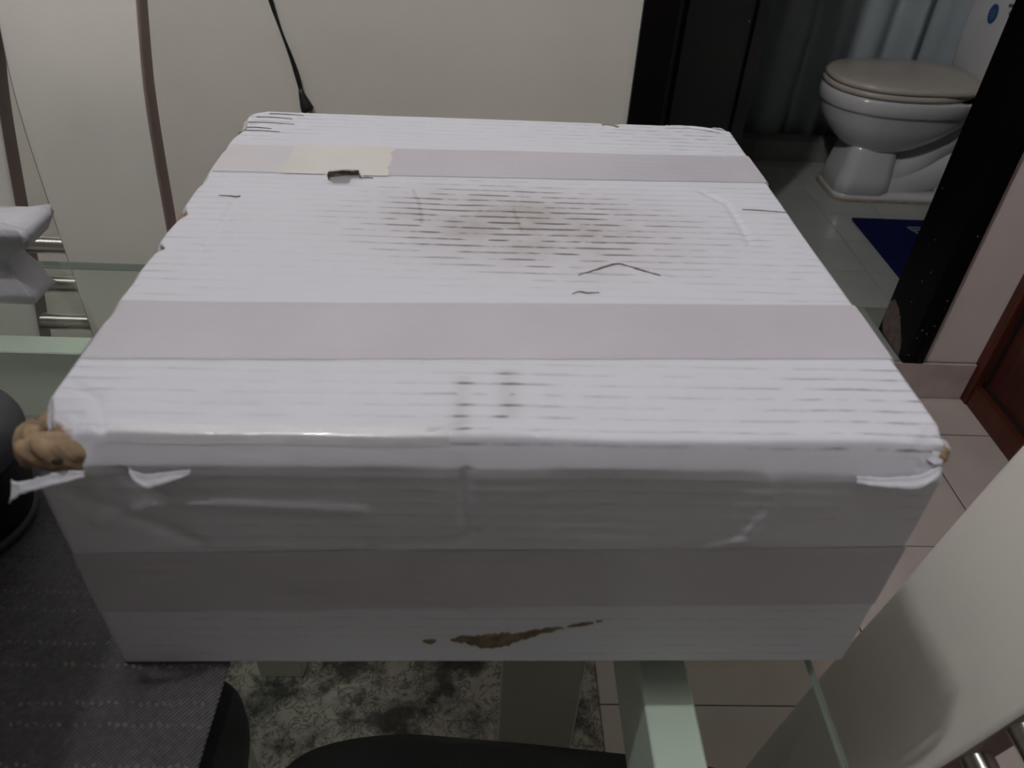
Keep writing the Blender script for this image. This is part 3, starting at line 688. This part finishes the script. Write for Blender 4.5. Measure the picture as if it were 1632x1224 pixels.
# clear glossy tape over the crushed front edge
def fn(a, c):
    ch_ = chamfer(a); p = top_pt(a, -HV + ch_ * .5 + c, .0005); return p
grid_part('clear_tape', gloss_tape_m, np.linspace(-.215, -.03, 120), np.linspace(-.006, .007, 26), fn)

# hole in the lid: board edge, lip and grey sheet inside
def poly_top(P, off): return top_pt([p[0] for p in P], [p[1] for p in P], off)
hc = np.mean(hole, 0); exp_ = [tuple(hc + (np.array(p) - hc) * 1.0 + (np.array(p) - hc) / np.linalg.norm(np.array(p) - hc) * .0024) for p in hole]
bm = bmesh.new(); a = [bm.verts.new(p) for p in poly_top(hole, .0004)]; c = [bm.verts.new(p) for p in poly_top(exp_, .0004)]
for k in range(len(a)): bm.faces.new((a[k], a[(k + 1) % len(a)], c[(k + 1) % len(a)], c[k]))
bmesh.ops.recalc_face_normals(bm, faces=list(bm.faces)); link('hole_lip', bm_mesh(bm), paper_m, bxr)
bm = bmesh.new(); a = [bm.verts.new(p) for p in poly_top(hole, .0004)]; c = [bm.verts.new((*(hc + (np.array(p) - hc) * (.93 + .1 * random.random())), HH - .0045)) for p in hole]
for k in range(len(a)): bm.faces.new((a[k], a[(k + 1) % len(a)], c[(k + 1) % len(a)], c[k]))
link('torn_hole_edge', bm_mesh(bm), kraft_dark_m, bxr)
box('inner_sheet', -.185, -.095, .055, .135, HH - .0062, HH - .0047, inner_m, bxr)

# thin tears and slits: slivers with real thickness
def sliver(name, m_, pts, widths, ptfn, nrm, off=.0006, jit=.0004):
    pts = catmull([(p[0], p[1], 0) for p in pts], 6); n = len(pts); ws = np.interp(np.linspace(0, 1, n), np.linspace(0, 1, len(widths)), widths)
    A = []; B = []
    for i in range(n):
        d = np.array(pts[min(i + 1, n - 1)]) - np.array(pts[max(i - 1, 0)]); d /= (np.linalg.norm(d) + 1e-9); nn = np.array((-d[1], d[0], 0))
        j1, j2 = random.uniform(-jit, jit), random.uniform(-jit, jit)
        A.append(np.array(pts[i]) + nn * (ws[i] + j1)); B.append(np.array(pts[i]) - nn * (ws[i] + j2))
    A = np.array(A); B = np.array(B)
    pa = ptfn(A[:, 0], A[:, 1], off); pb = ptfn(B[:, 0], B[:, 1], off); lo = np.array(nrm) * .0014
    bm = bmesh.new(); va = [bm.verts.new(p) for p in pa]; vb = [bm.verts.new(p) for p in pb]; la_ = [bm.verts.new(p - lo) for p in pa]; lb = [bm.verts.new(p - lo) for p in pb]
    for i in range(n - 1):
        bm.faces.new((va[i], va[i + 1], vb[i + 1], vb[i])); bm.faces.new((va[i], la_[i], la_[i + 1], va[i + 1])); bm.faces.new((vb[i], vb[i + 1], lb[i + 1], lb[i])); bm.faces.new((la_[i], lb[i], lb[i + 1], la_[i + 1]))
    bmesh.ops.recalc_face_normals(bm, faces=list(bm.faces)); return link(name, bm_mesh(bm), m_, bxr)
UPN = (0, 0, 1); FRN = (0, -1, 0)
sliver('tear', tear_m, [(.060, -.073), (.072, -.066), (.091, -.055), (.100, -.059), (.108, -.064), (.122, -.072)], [.0001, .0005, .0008, .0005, .0009, .0001], top_pt, UPN, jit=.0005)
sliver('tear', tear_m, [(.053, -.099), (.059, -.0955), (.064, -.0975), (.073, -.096)], [.0001, .0009, .0007, .0001], top_pt, UPN, jit=.0003)
sliver('tear', tear_m, [(-.235, .047), (-.225, .0465), (-.217, .048)], [.0001, .0008, .0006], top_pt, UPN, jit=.0001)
sliver('tear', tear_m, [(.218, .050), (.235, .049), (.256, .046)], [.0002, .0006, .0002], top_pt, UPN, jit=.0001)
sliver('tear', tear_m, [(-.122, .092), (-.116, .094), (-.110, .093)], [.0010, .0007, .0002], top_pt, UPN, jit=.0001)
for i, (va, ua, ub) in enumerate(((.249, -.236, -.20), (.238, -.247, -.21), (.223, -.252, -.205), (.208, -.255, -.225), (.200, -.25, -.215))):
    sliver('slit', tear_m, [(ua, va), ((ua + ub) / 2, va + .001), (ub, va - .001)], [.0007, .0005, .0001], top_pt, UPN, jit=.0001)
sliver('slit', kraft_m, [(.118, .250), (.122, .2535), (.130, .251), (.136, .247)], [.0008, .0014, .0010, .0018], top_pt, UPN, jit=.0003)
sliver('scrape', kraft_dark_m, [(-.030, .029), (-.018, .030), (-.006, .028), (.006, .030), (.016, .033), (.030, .039), (.048, .044)], [.0006, .0045, .0075, .0080, .0045, .0030, .0006], front_pt, FRN, .0009, .0014)
sliver('scrape', kraft_dark_m, [(.050, .0455), (.060, .048), (.068, .050)], [.0004, .0016, .0006], front_pt, FRN, .0009, .0004)
sliver('scrape', kraft_dark_m, [(.0695, .0515), (.074, .0525)], [.0010, .0004], front_pt, FRN, .0009, .0002)
sliver('scrape', kraft_dark_m, [(-.049, .027), (-.044, .027), (-.040, .028)], [.0006, .0024, .0008], front_pt, FRN, .0009, .0005)

# exposed board and curled liner at the broken corners
def lump(name, m_, c, s, seed, amp=.35, sub=4, rot=(0, 0, 0)):
    bm = bmesh.new(); bmesh.ops.create_icosphere(bm, subdivisions=sub, radius=1.0)
    P = np.array([v.co for v in bm.verts]); k = 1 + amp * (fbm(P[:, 0] * 2.4 + P[:, 2] * 2.0 + 7, P[:, 1] * 1.2 - P[:, 2] * .8 + P[:, 0] * 1.1, seed, 3) - .5) * 2
    R = Matrix.Rotation(rot[2], 3, 'Z') @ Matrix.Rotation(rot[1], 3, 'Y') @ Matrix.Rotation(rot[0], 3, 'X')
    for v_, kk in zip(bm.verts, k): v_.co = Vector(c) + R @ Vector((v_.co.x * s[0] * kk, v_.co.y * s[1] * kk, v_.co.z * s[2] * kk))
    return link(name, bm_mesh(bm), m_, bxr, True)
def flap(name, m_, spine, wid, curl=.3, thick=.0007, wdir=(0, -.3, -1)):
    sp = catmull(spine, 6); n = len(sp); wd = Vector(wdir).normalized(); rows = []
    bm = bmesh.new()
    for i, p in enumerate(sp):
        ww = np.interp(i / (n - 1), np.linspace(0, 1, len(wid)), wid); r_ = []
        for k in range(5):
            t = k / 4; r_.append(bm.verts.new(Vector(p) + wd * ww * t + Vector((0, -1, .3)) * (curl * ww * t * t) + Vector((random.uniform(-1, 1), random.uniform(-1, 1), random.uniform(-1, 1))) * .0004))
        rows.append(r_)
    for i in range(n - 1):
        for k in range(4): bm.faces.new((rows[i][k], rows[i + 1][k], rows[i + 1][k + 1], rows[i][k + 1]))
    o = link(name, bm_mesh(bm), m_, bxr, True); s = o.modifiers.new('thick', 'SOLIDIFY'); s.thickness = thick; return o
lump('hollow_shade_lump', gap_m, (-.2405, -.2622, .2005), (.0030, .0022, .0016), 3, .3, 2); lump('hollow_shade_lump', gap_m, (-.2555, -.2575, .2060), (.0014, .0014, .0010), 4, .3, 2)  # dark lumps painting the shade of hollows in the pulp
tag(lump('torn_board', kraft_m, (-.2455, -.2535, .1985), (.0205, .0095, .0115), 17, .22, 5, (0.1, .22, 0)), 'brown pulp of the torn corner')
lump('torn_board', kraft_m, (-.262, -.246, .1985), (.008, .014, .010), 9, .28, 4, (.3, .1, .2))
lump('torn_board', kraft_m, (-.2595, -.234, .2015), (.0035, .0090, .0038), 15, .35, 3, (.12, .1, .1))
flap('paper_flap', paper_m, [(-.269, -.262, .186), (-.262, -.266, .188), (-.250, -.2655, .192), (-.238, -.2625, .1935), (-.229, -.2605, .192)], [.012, .006, .006, .006, .003], .5)
flap('paper_flap', paper_m, [(-.205, -.2600, .1935), (-.197, -.2615, .1905), (-.186, -.2612, .192), (-.172, -.2600, .1925)], [.003, .007, .006, .002], .5)
flap('paper_flap', paper_m, [(.205, -.2600, .1935), (.222, -.2605, .1930), (.240, -.2615, .1965), (.252, -.2590, .2005)], [.004, .005, .007, .004], .6)
flap('paper_flap', paper_m, [(.243, -.250, .2060), (.252, -.2510, .2050), (.260, -.249, .2030)], [.004, .008, .003], .5)
flap('paper_flap', paper_m, [(.250, -.2410, .2085), (.258, -.2430, .2080), (.263, -.2470, .2040)], [.003, .005, .002], .2)
lump('torn_board', kraft_m, (.2555, -.2485, .2005), (.006, .005, .006), 25, .5, 3)
flap('paper_flap', paper_m, [(.190, .2590, .2110), (.215, .2560, .2125), (.240, .2480, .2125), (.256, .2330, .2105)], [.002, .005, .005, .002], .3, .0006, (.1, -.9, -.2))
flap('paper_flap', paper_m, [(.236, .2600, .2080), (.248, .2560, .2120), (.258, .2460, .2090)], [.004, .006, .003], .3, .0006, (.3, .3, -1))
for (uu, vv, s_, sd) in ((-.2555, .013, (.004, .012, .005), 31), (-.2525, -.046, (.005, .008, .004), 33), (-.254, .205, (.005, .013, .004), 35), (-.254, .075, (.003, .011, .003), 37), (-.250, .252, (.008, .006, .005), 39)):
    lump('torn_board', kraft_dark_m if sd != 31 else kraft_m, (uu, vv, HH - .0075), s_, sd, .5, 3)

# ------------------------------------------------------------------ other things on the table
# crumpled paper tissue
def crumple(z, hx, hy, cx, cy, sd):
    P = rrect(hx, hy, min(hx, hy) * .22, z, cx, cy, 20); A = np.array(P); q = fbm(A[:, 0] * 150 + sd, A[:, 1] * 150 + z * 90, 101, 5) - .5
    return [(x + .010 * k * (1 if x > 0 else -1), y + .010 * k * (1 if y > 0 else -1), max(0, zz + .010 * k)) for (x, y, zz), k in zip(P, q)]
levels = [(0.0, .072, .026, 0, 0), (.012, .074, .026, -.002, 0), (.030, .066, .022, -.004, .001), (.046, .056, .017, -.004, .002), (.060, .066, .021, .0, .002), (.074, .086, .027, .003, .0), (.090, .093, .033, .005, 0), (.0975, .091, .031, .004, 0), (.0995, .07, .022, 0, 0), (.0985, .03, .009, 0, 0)]
bm = loft([crumple(z_, a_, b2_, c_, d_, 3.1 * i_) for i_, (z_, a_, b2_, c_, d_) in enumerate(levels)])
o = link('paper_tissue', bm_mesh(bm), napkin_m, None, True); o.location = (-.592, .782, ZT)
tag(o, 'crumpled white paper tissue on the glass near its far edge', 'tissue')
# black canister with grey domed lid
cn = tag(empty('canister', (-.421, .424, ZT + .0022)), 'black canister with dark grey domed lid standing beside the white box', 'canister')
link('body', bm_mesh(loft([ring(0.0484, 0.0000, 40), ring(0.0515, 0.0026, 40), ring(0.0608, 0.0384, 40), ring(0.0632, 0.0704, 40), ring(0.0632, 0.0781, 40)])), can_m, cn, True)
link('base_ring', bm_mesh(loft([ring(0.0519, 0.0019, 40), ring(0.0550, 0.0038, 40), ring(0.0562, 0.0102, 40), ring(0.0530, 0.0122, 40)])), lid_m, cn, True)
link('lid', bm_mesh(loft([ring(0.0671, 0.0774, 40), ring(0.0702, 0.0806, 40), ring(0.0706, 0.0883, 40), ring(0.0686, 0.0960, 40), ring(0.0624, 0.1024, 40), ring(0.0499, 0.1069, 40), ring(0.0273, 0.1094, 40), ring(0.0047, 0.1101, 40)])), lid_m, cn, True)
# bag shape added mostly left of the view to shade the placemat
bg = tag(empty('added_shade_bag', (-.477, .17, ZT)), 'black bag shape added beyond the view to shade the placemat', 'bag')
link('body', bm_mesh(loft([rrect(.12, .125, .03, .003, -.02), rrect(.13, .135, .035, .02, -.02), rrect(.135, .145, .04, .14, -.01), rrect(.165, .185, .05, .24, .005, .035), rrect(.170, .200, .06, .36, .005, .045), rrect(.15, .16, .06, .43, .0, .02), rrect(.06, .06, .03, .45)])), bag_m, bg, True)
bm = bmesh.new(); tube(bm, catmull([(-.05, 0, .445), (-.045, 0, .50), (0, 0, .525), (.045, 0, .50), (.05, 0, .445)], 6), .008, 8)
link('handle', bm_mesh(bm), bag_m, bg, True)
boxes('zip_pocket', [(-.10, .08, -.150, -.130, .04, .18)], bag_m, bg)

# ------------------------------------------------------------------ hanging black cord with plug on the wall
pc = tag(empty('power_cord', (-.38, 1.56, .70)), 'black two-wire power cord with plug dangling against the cream wall', 'cord')
def rel(P): return [(p[0] + .38, p[1] - 1.56, p[2] - .70) for p in P]
yw = 1.566
A_ = [(-.470, yw, 1.52), (-.452, yw, 1.20), (-.430, yw, 1.00), (-.4155, yw, .915), (-.402, yw, .862), (-.3895, yw, .810), (-.3835, yw, .775), (-.3785, yw, .748)]
B_ = [(-.466, yw - .004, 1.52), (-.446, yw - .004, 1.20), (-.424, yw - .004, 1.00), (-.4105, yw - .004, .915), (-.4005, yw - .004, .862), (-.3865, yw - .002, .812), (-.3780, yw - .002, .778), (-.3755, yw - .001, .746)]
for P in (A_, B_):
    bm = bmesh.new(); tube(bm, catmull(rel(P), 8), .0025, 10); link('wire', bm_mesh(bm), rubber_m, pc, True)
bm = bmesh.new(); tube(bm, rel([(-.3772, yw - .002, .752), (-.3760, yw - .002, .742), (-.3735, yw - .003, .733), (-.3695, yw - .004, .718), (-.3672, yw - .004, .711), (-.3664, yw - .004, .709)]), [.0040, .0060, .0085, .0125, .0135, .0110], 14)
link('plug_body', bm_mesh(bm), rubber_m, pc, True)
for dx in (-.005, .005):
    o = box('prong', -.003, .003, -.0009, .0009, -.018, 0, brass_m, pc, .0005, 1); o.location = rel([(-.3655 + dx, yw - .004, .711)])[0]; o.rotation_euler = (0, .3, 0)
bm = bmesh.new(); tube(bm, rel([(-.468, YW, 1.525), (-.468, yw - .012, 1.520), (-.468, yw - .014, 1.53)]), .002, 8)
link('wall_hook', bm_mesh(bm), steel_m, pc, True)

# ------------------------------------------------------------------ toilet
TX, TY = 1.263, 2.672
tl = tag(empty('toilet', (TX, TY, ZB)), 'white ceramic toilet with beige lid and seat in the bathroom', 'toilet')
def egg(x0, x1, hw, z, n=40, e=2.2, blunt=1.0):
    P = []
    for k in range(n):
        t = 2 * PI * k / n; c, s = math.cos(t), math.sin(t)
        e_ = e * blunt if c > 0 else e
        ex = abs(c) ** (2 / e_) * (1 if c > 0 else -1); ey = abs(s) ** (2 / e_) * (1 if s > 0 else -1)
        xm = x0 + (x1 - x0) * .47; x = xm + ex * ((x1 - xm) if ex > 0 else (xm - x0))
        P.append((x, ey * hw, z))
    return P
HB = .375
# bowl: hemispherical underside up to a wide rim
link('bowl', bm_mesh(loft([egg(.02, .26, .095, .175), egg(-.01, .30, .115, .195), egg(-.055, .36, .150, .235), egg(-.085, .41, .172, .280), egg(-.097, .43, .180, .320), egg(-.098, .43, .182, .324)])), ceramic_m, tl, True)
link('rim', bm_mesh(loft([egg(-.100, .43, .184, .322), egg(-.108, .44, .192, .330), egg(-.110, .45, .194, .365), egg(-.104, .45, .190, HB)])), ceramic_m, tl, True)
# rear deck that carries the tank
link('tank_deck', bm_mesh(loft([rrect(.10, .10, .03, .295, .40, 0), rrect(.135, .13, .04, .33, .42, 0), rrect(.15, .17, .04, .368, .44, 0), rrect(.15, .17, .04, HB, .44, 0)])), ceramic_m, tl, True)
# front column and plinth
link('pedestal', bm_mesh(loft([rrect(.105, .112, .055, .012, .108, 0), rrect(.098, .106, .05, .08, .110, 0), rrect(.088, .096, .045, .16, .112, 0), rrect(.085, .092, .04, .205, .114, 0)])), ceramic_m, tl, True)
link('plinth', bm_mesh(loft([rrect(.243, .114, .055, .002, .245, 0), rrect(.243, .114, .055, .018, .245, 0), rrect(.236, .106, .05, .028, .245, 0)])), ceramic_m, tl, True)
link('stained_sealant', bm_mesh(loft([rrect(.250, .121, .058, .0, .245, 0), rrect(.245, .116, .055, .0055, .245, 0)])), rust_m, tl, True)
# trapway: S-shaped tube bulging on the side behind the column
bm = bmesh.new(); tube(bm, catmull([(.12, 0, .12), (.21, 0, .095), (.27, 0, .125), (.33, 0, .19), (.39, 0, .25), (.45, 0, .285)], 8), [.085] * 41, 20)
link('trapway', bm_mesh(bm), ceramic_m, tl, True)
bm = bmesh.new(); tube(bm, catmull([(.20, 0, .045), (.26, 0, .06), (.33, 0, .085), (.40, 0, .11), (.46, 0, .05)], 8), [.09] * 33, 20)
link('trapway_foot', bm_mesh(bm), ceramic_m, tl, True)
# seat, dark discs painting the shade in the gaps, lid
link('seat_gap_shade', bm_mesh(loft([egg(-.098, .385, .182, HB), egg(-.098, .385, .182, HB + .005)])), gap_m, tl)
link('seat', bm_mesh(loft([egg(-.103, .40, .188, HB + .004), egg(-.109, .405, .193, HB + .009), egg(-.109, .405, .193, HB + .018), egg(-.104, .40, .188, HB + .022)])), seat_plastic_m, tl, True)
link('lid_gap_shade', bm_mesh(loft([egg(-.100, .395, .184, HB + .021), egg(-.100, .395, .184, HB + .026)])), gap_m, tl)
link('lid', bm_mesh(loft([egg(-.100, .41, .185, HB + .025, e=2.3, blunt=1.5), egg(-.105, .412, .189, HB + .029, e=2.3, blunt=1.5), egg(-.103, .412, .188, HB + .040, e=2.3, blunt=1.5), egg(-.090, .40, .176, HB + .046, e=2.3, blunt=1.5), egg(.0, .33, .10, HB + .050, e=2.3, blunt=1.5)])), seat_plastic_m, tl, True)
for s in (-1, 1): 
    bm = bmesh.new(); tube(bm, [(.392, s * .07 - .02, HB + .022), (.392, s * .07 + .02, HB + .022)], .010, 12); link('hinge', bm_mesh(bm), seat_plastic_m, tl, True)
# tank
link('tank', bm_mesh(loft([rrect(.085, .175, .03, HB - .002, .500, 0), rrect(.093, .190, .03, HB + .04, .495, 0), rrect(.097, .205, .03, HB + .33, .495, 0)])), ceramic_m, tl, True)
link('tank_lid', bm_mesh(loft([rrect(.103, .212, .03, HB + .33, .495, 0), rrect(.107, .216, .03, HB + .338, .495, 0), rrect(.107, .216, .03, HB + .358, .495, 0), rrect(.100, .208, .03, HB + .368, .495, 0)])), ceramic_m, tl, True)
bm = bmesh.new(); tube(bm, [(.40, -.14, HB + .29), (.375, -.14, HB + .29), (.372, -.08, HB + .283)], .006, 8); link('flush_lever', bm_mesh(bm), steel_m, tl, True)
# oval blue sticker on the tank front
SX = .3985; sy, sz = .035, .235
bm = bmesh.new(); n_ = 28
a = [bm.verts.new((SX - .0008, sy + .026 * math.cos(2 * PI * k / n_), HB + sz + .030 * math.sin(2 * PI * k / n_))) for k in range(n_)]
c = [bm.verts.new((SX + .006, v_.co.y, v_.co.z)) for v_ in a]
bm.faces.new(a); bm.faces.new(c[::-1])
for k in range(n_): bm.faces.new((a[k], c[k], c[(k + 1) % n_], a[(k + 1) % n_]))
bmesh.ops.recalc_face_normals(bm, faces=list(bm.faces)); stk = tag(link('sticker', bm_mesh(bm), sticker_m, tl), 'oval blue sticker with faint print')
bm = bmesh.new()
for k, (hw_, zz) in enumerate(((.012, .010), (.015, .002), (.010, -.006), (.007, -.014))):
    x = -hw_
    while x < hw_:
        bw = random.uniform(.003, .005); bm_box(bm, SX - .0013, SX - .0007, sy + x, sy + x + bw, HB + sz + zz - .0018, HB + sz + zz + .0018); x += bw + .0014
link('sticker_print', bm_mesh(bm), sticker_ink_m, stk)

# shower curtain behind the toilet
n_ = 260; xs_ = np.linspace(0.62, 1.98, n_)
yv = lambda x, z: 3.035 + .035 * math.sin(x * 2 * PI / .165 + .8 * math.sin(x * 9)) * (0.6 + .4 * (2.05 - z) / 1.9) + .012 * math.sin(x * 61 + 2)
zs_ = np.linspace(.14, 2.05, 14)
vs_ = [(x, yv(x, z), z) for x in xs_ for z in zs_]; nz_ = len(zs_)
fs_ = [(i * nz_ + j, (i + 1) * nz_ + j, (i + 1) * nz_ + j + 1, i * nz_ + j + 1) for i in range(n_ - 1) for j in range(nz_ - 1)]
sc = tag(empty('shower_curtain', (1.3, 3.035, .21)), 'pale blue-grey shower curtain hanging in folds behind the toilet', 'curtain')
me = bpy.data.meshes.new('curtain'); me.from_pydata([(x - 1.3, y - 3.035, z - .21) for x, y, z in vs_], [], fs_); me.update()
o = link('fabric', me, curtain_m, sc, True); s = o.modifiers.new('thick', 'SOLIDIFY'); s.thickness = .0015
for k in range(9):
    bm = bmesh.new(); bmesh.ops.create_circle(bm, segments=4, radius=.001); bm.free()
    bm = bmesh.new(); x = -.66 + k * .165; tube(bm, [(x + .0, .024 * math.cos(t), 1.868 + .024 * math.sin(t)) for t in np.linspace(0, 2 * PI, 17)], .003, 6, False)
    link('ring', bm_mesh(bm), steel_m, sc, True)
cr = bmesh.new(); tube(cr, [(XB0, 3.035, 2.078), (XB1, 3.035, 2.078)], .0125, 14)
tag(link('curtain_rod', bm_mesh(cr), steel_m, None, True), 'straight steel rod carrying the shower curtain', 'rod')

# navy bath mat with a pale printed mark
bmt = tag(empty('bath_mat', (1.27, 1.85, ZB)), 'navy blue bath mat lying in front of the toilet', 'mat')
o = box('pile', 0.0, .40, 0.0, .555, .0, .010, blue_mat_m, bmt, .004, 2)
def stroke(P, wd, z0=.0098, z1=.0106):
    bm = bmesh.new()
    for (x0, y0), (x1, y1) in P:
        d = Vector((x1 - x0, y1 - y0, 0)).normalized(); nn = Vector((-d.y, d.x, 0)) * wd / 2
        q = [Vector((x0, y0, 0)) + nn, Vector((x1, y1, 0)) + nn, Vector((x1, y1, 0)) - nn, Vector((x0, y0, 0)) - nn]
        lo = [bm.verts.new((p.x, p.y, z0)) for p in q]; hi = [bm.verts.new((p.x, p.y, z1)) for p in q]
        bm.faces.new(hi); bm.faces.new(lo[::-1])
        for k in range(4): bm.faces.new((lo[k], lo[(k + 1) % 4], hi[(k + 1) % 4], hi[k]))
    bmesh.ops.recalc_face_normals(bm, faces=list(bm.faces)); return bm
link('printed_mark', bm_mesh(stroke([((.17, .490), (.215, .490)), ((.17, .490), (.19, .440)), ((.19, .440), (.205, .440)), ((.205, .440), (.215, .490)), ((.185, .472), (.208, .472))], .009)), blue_print_m, bmt)
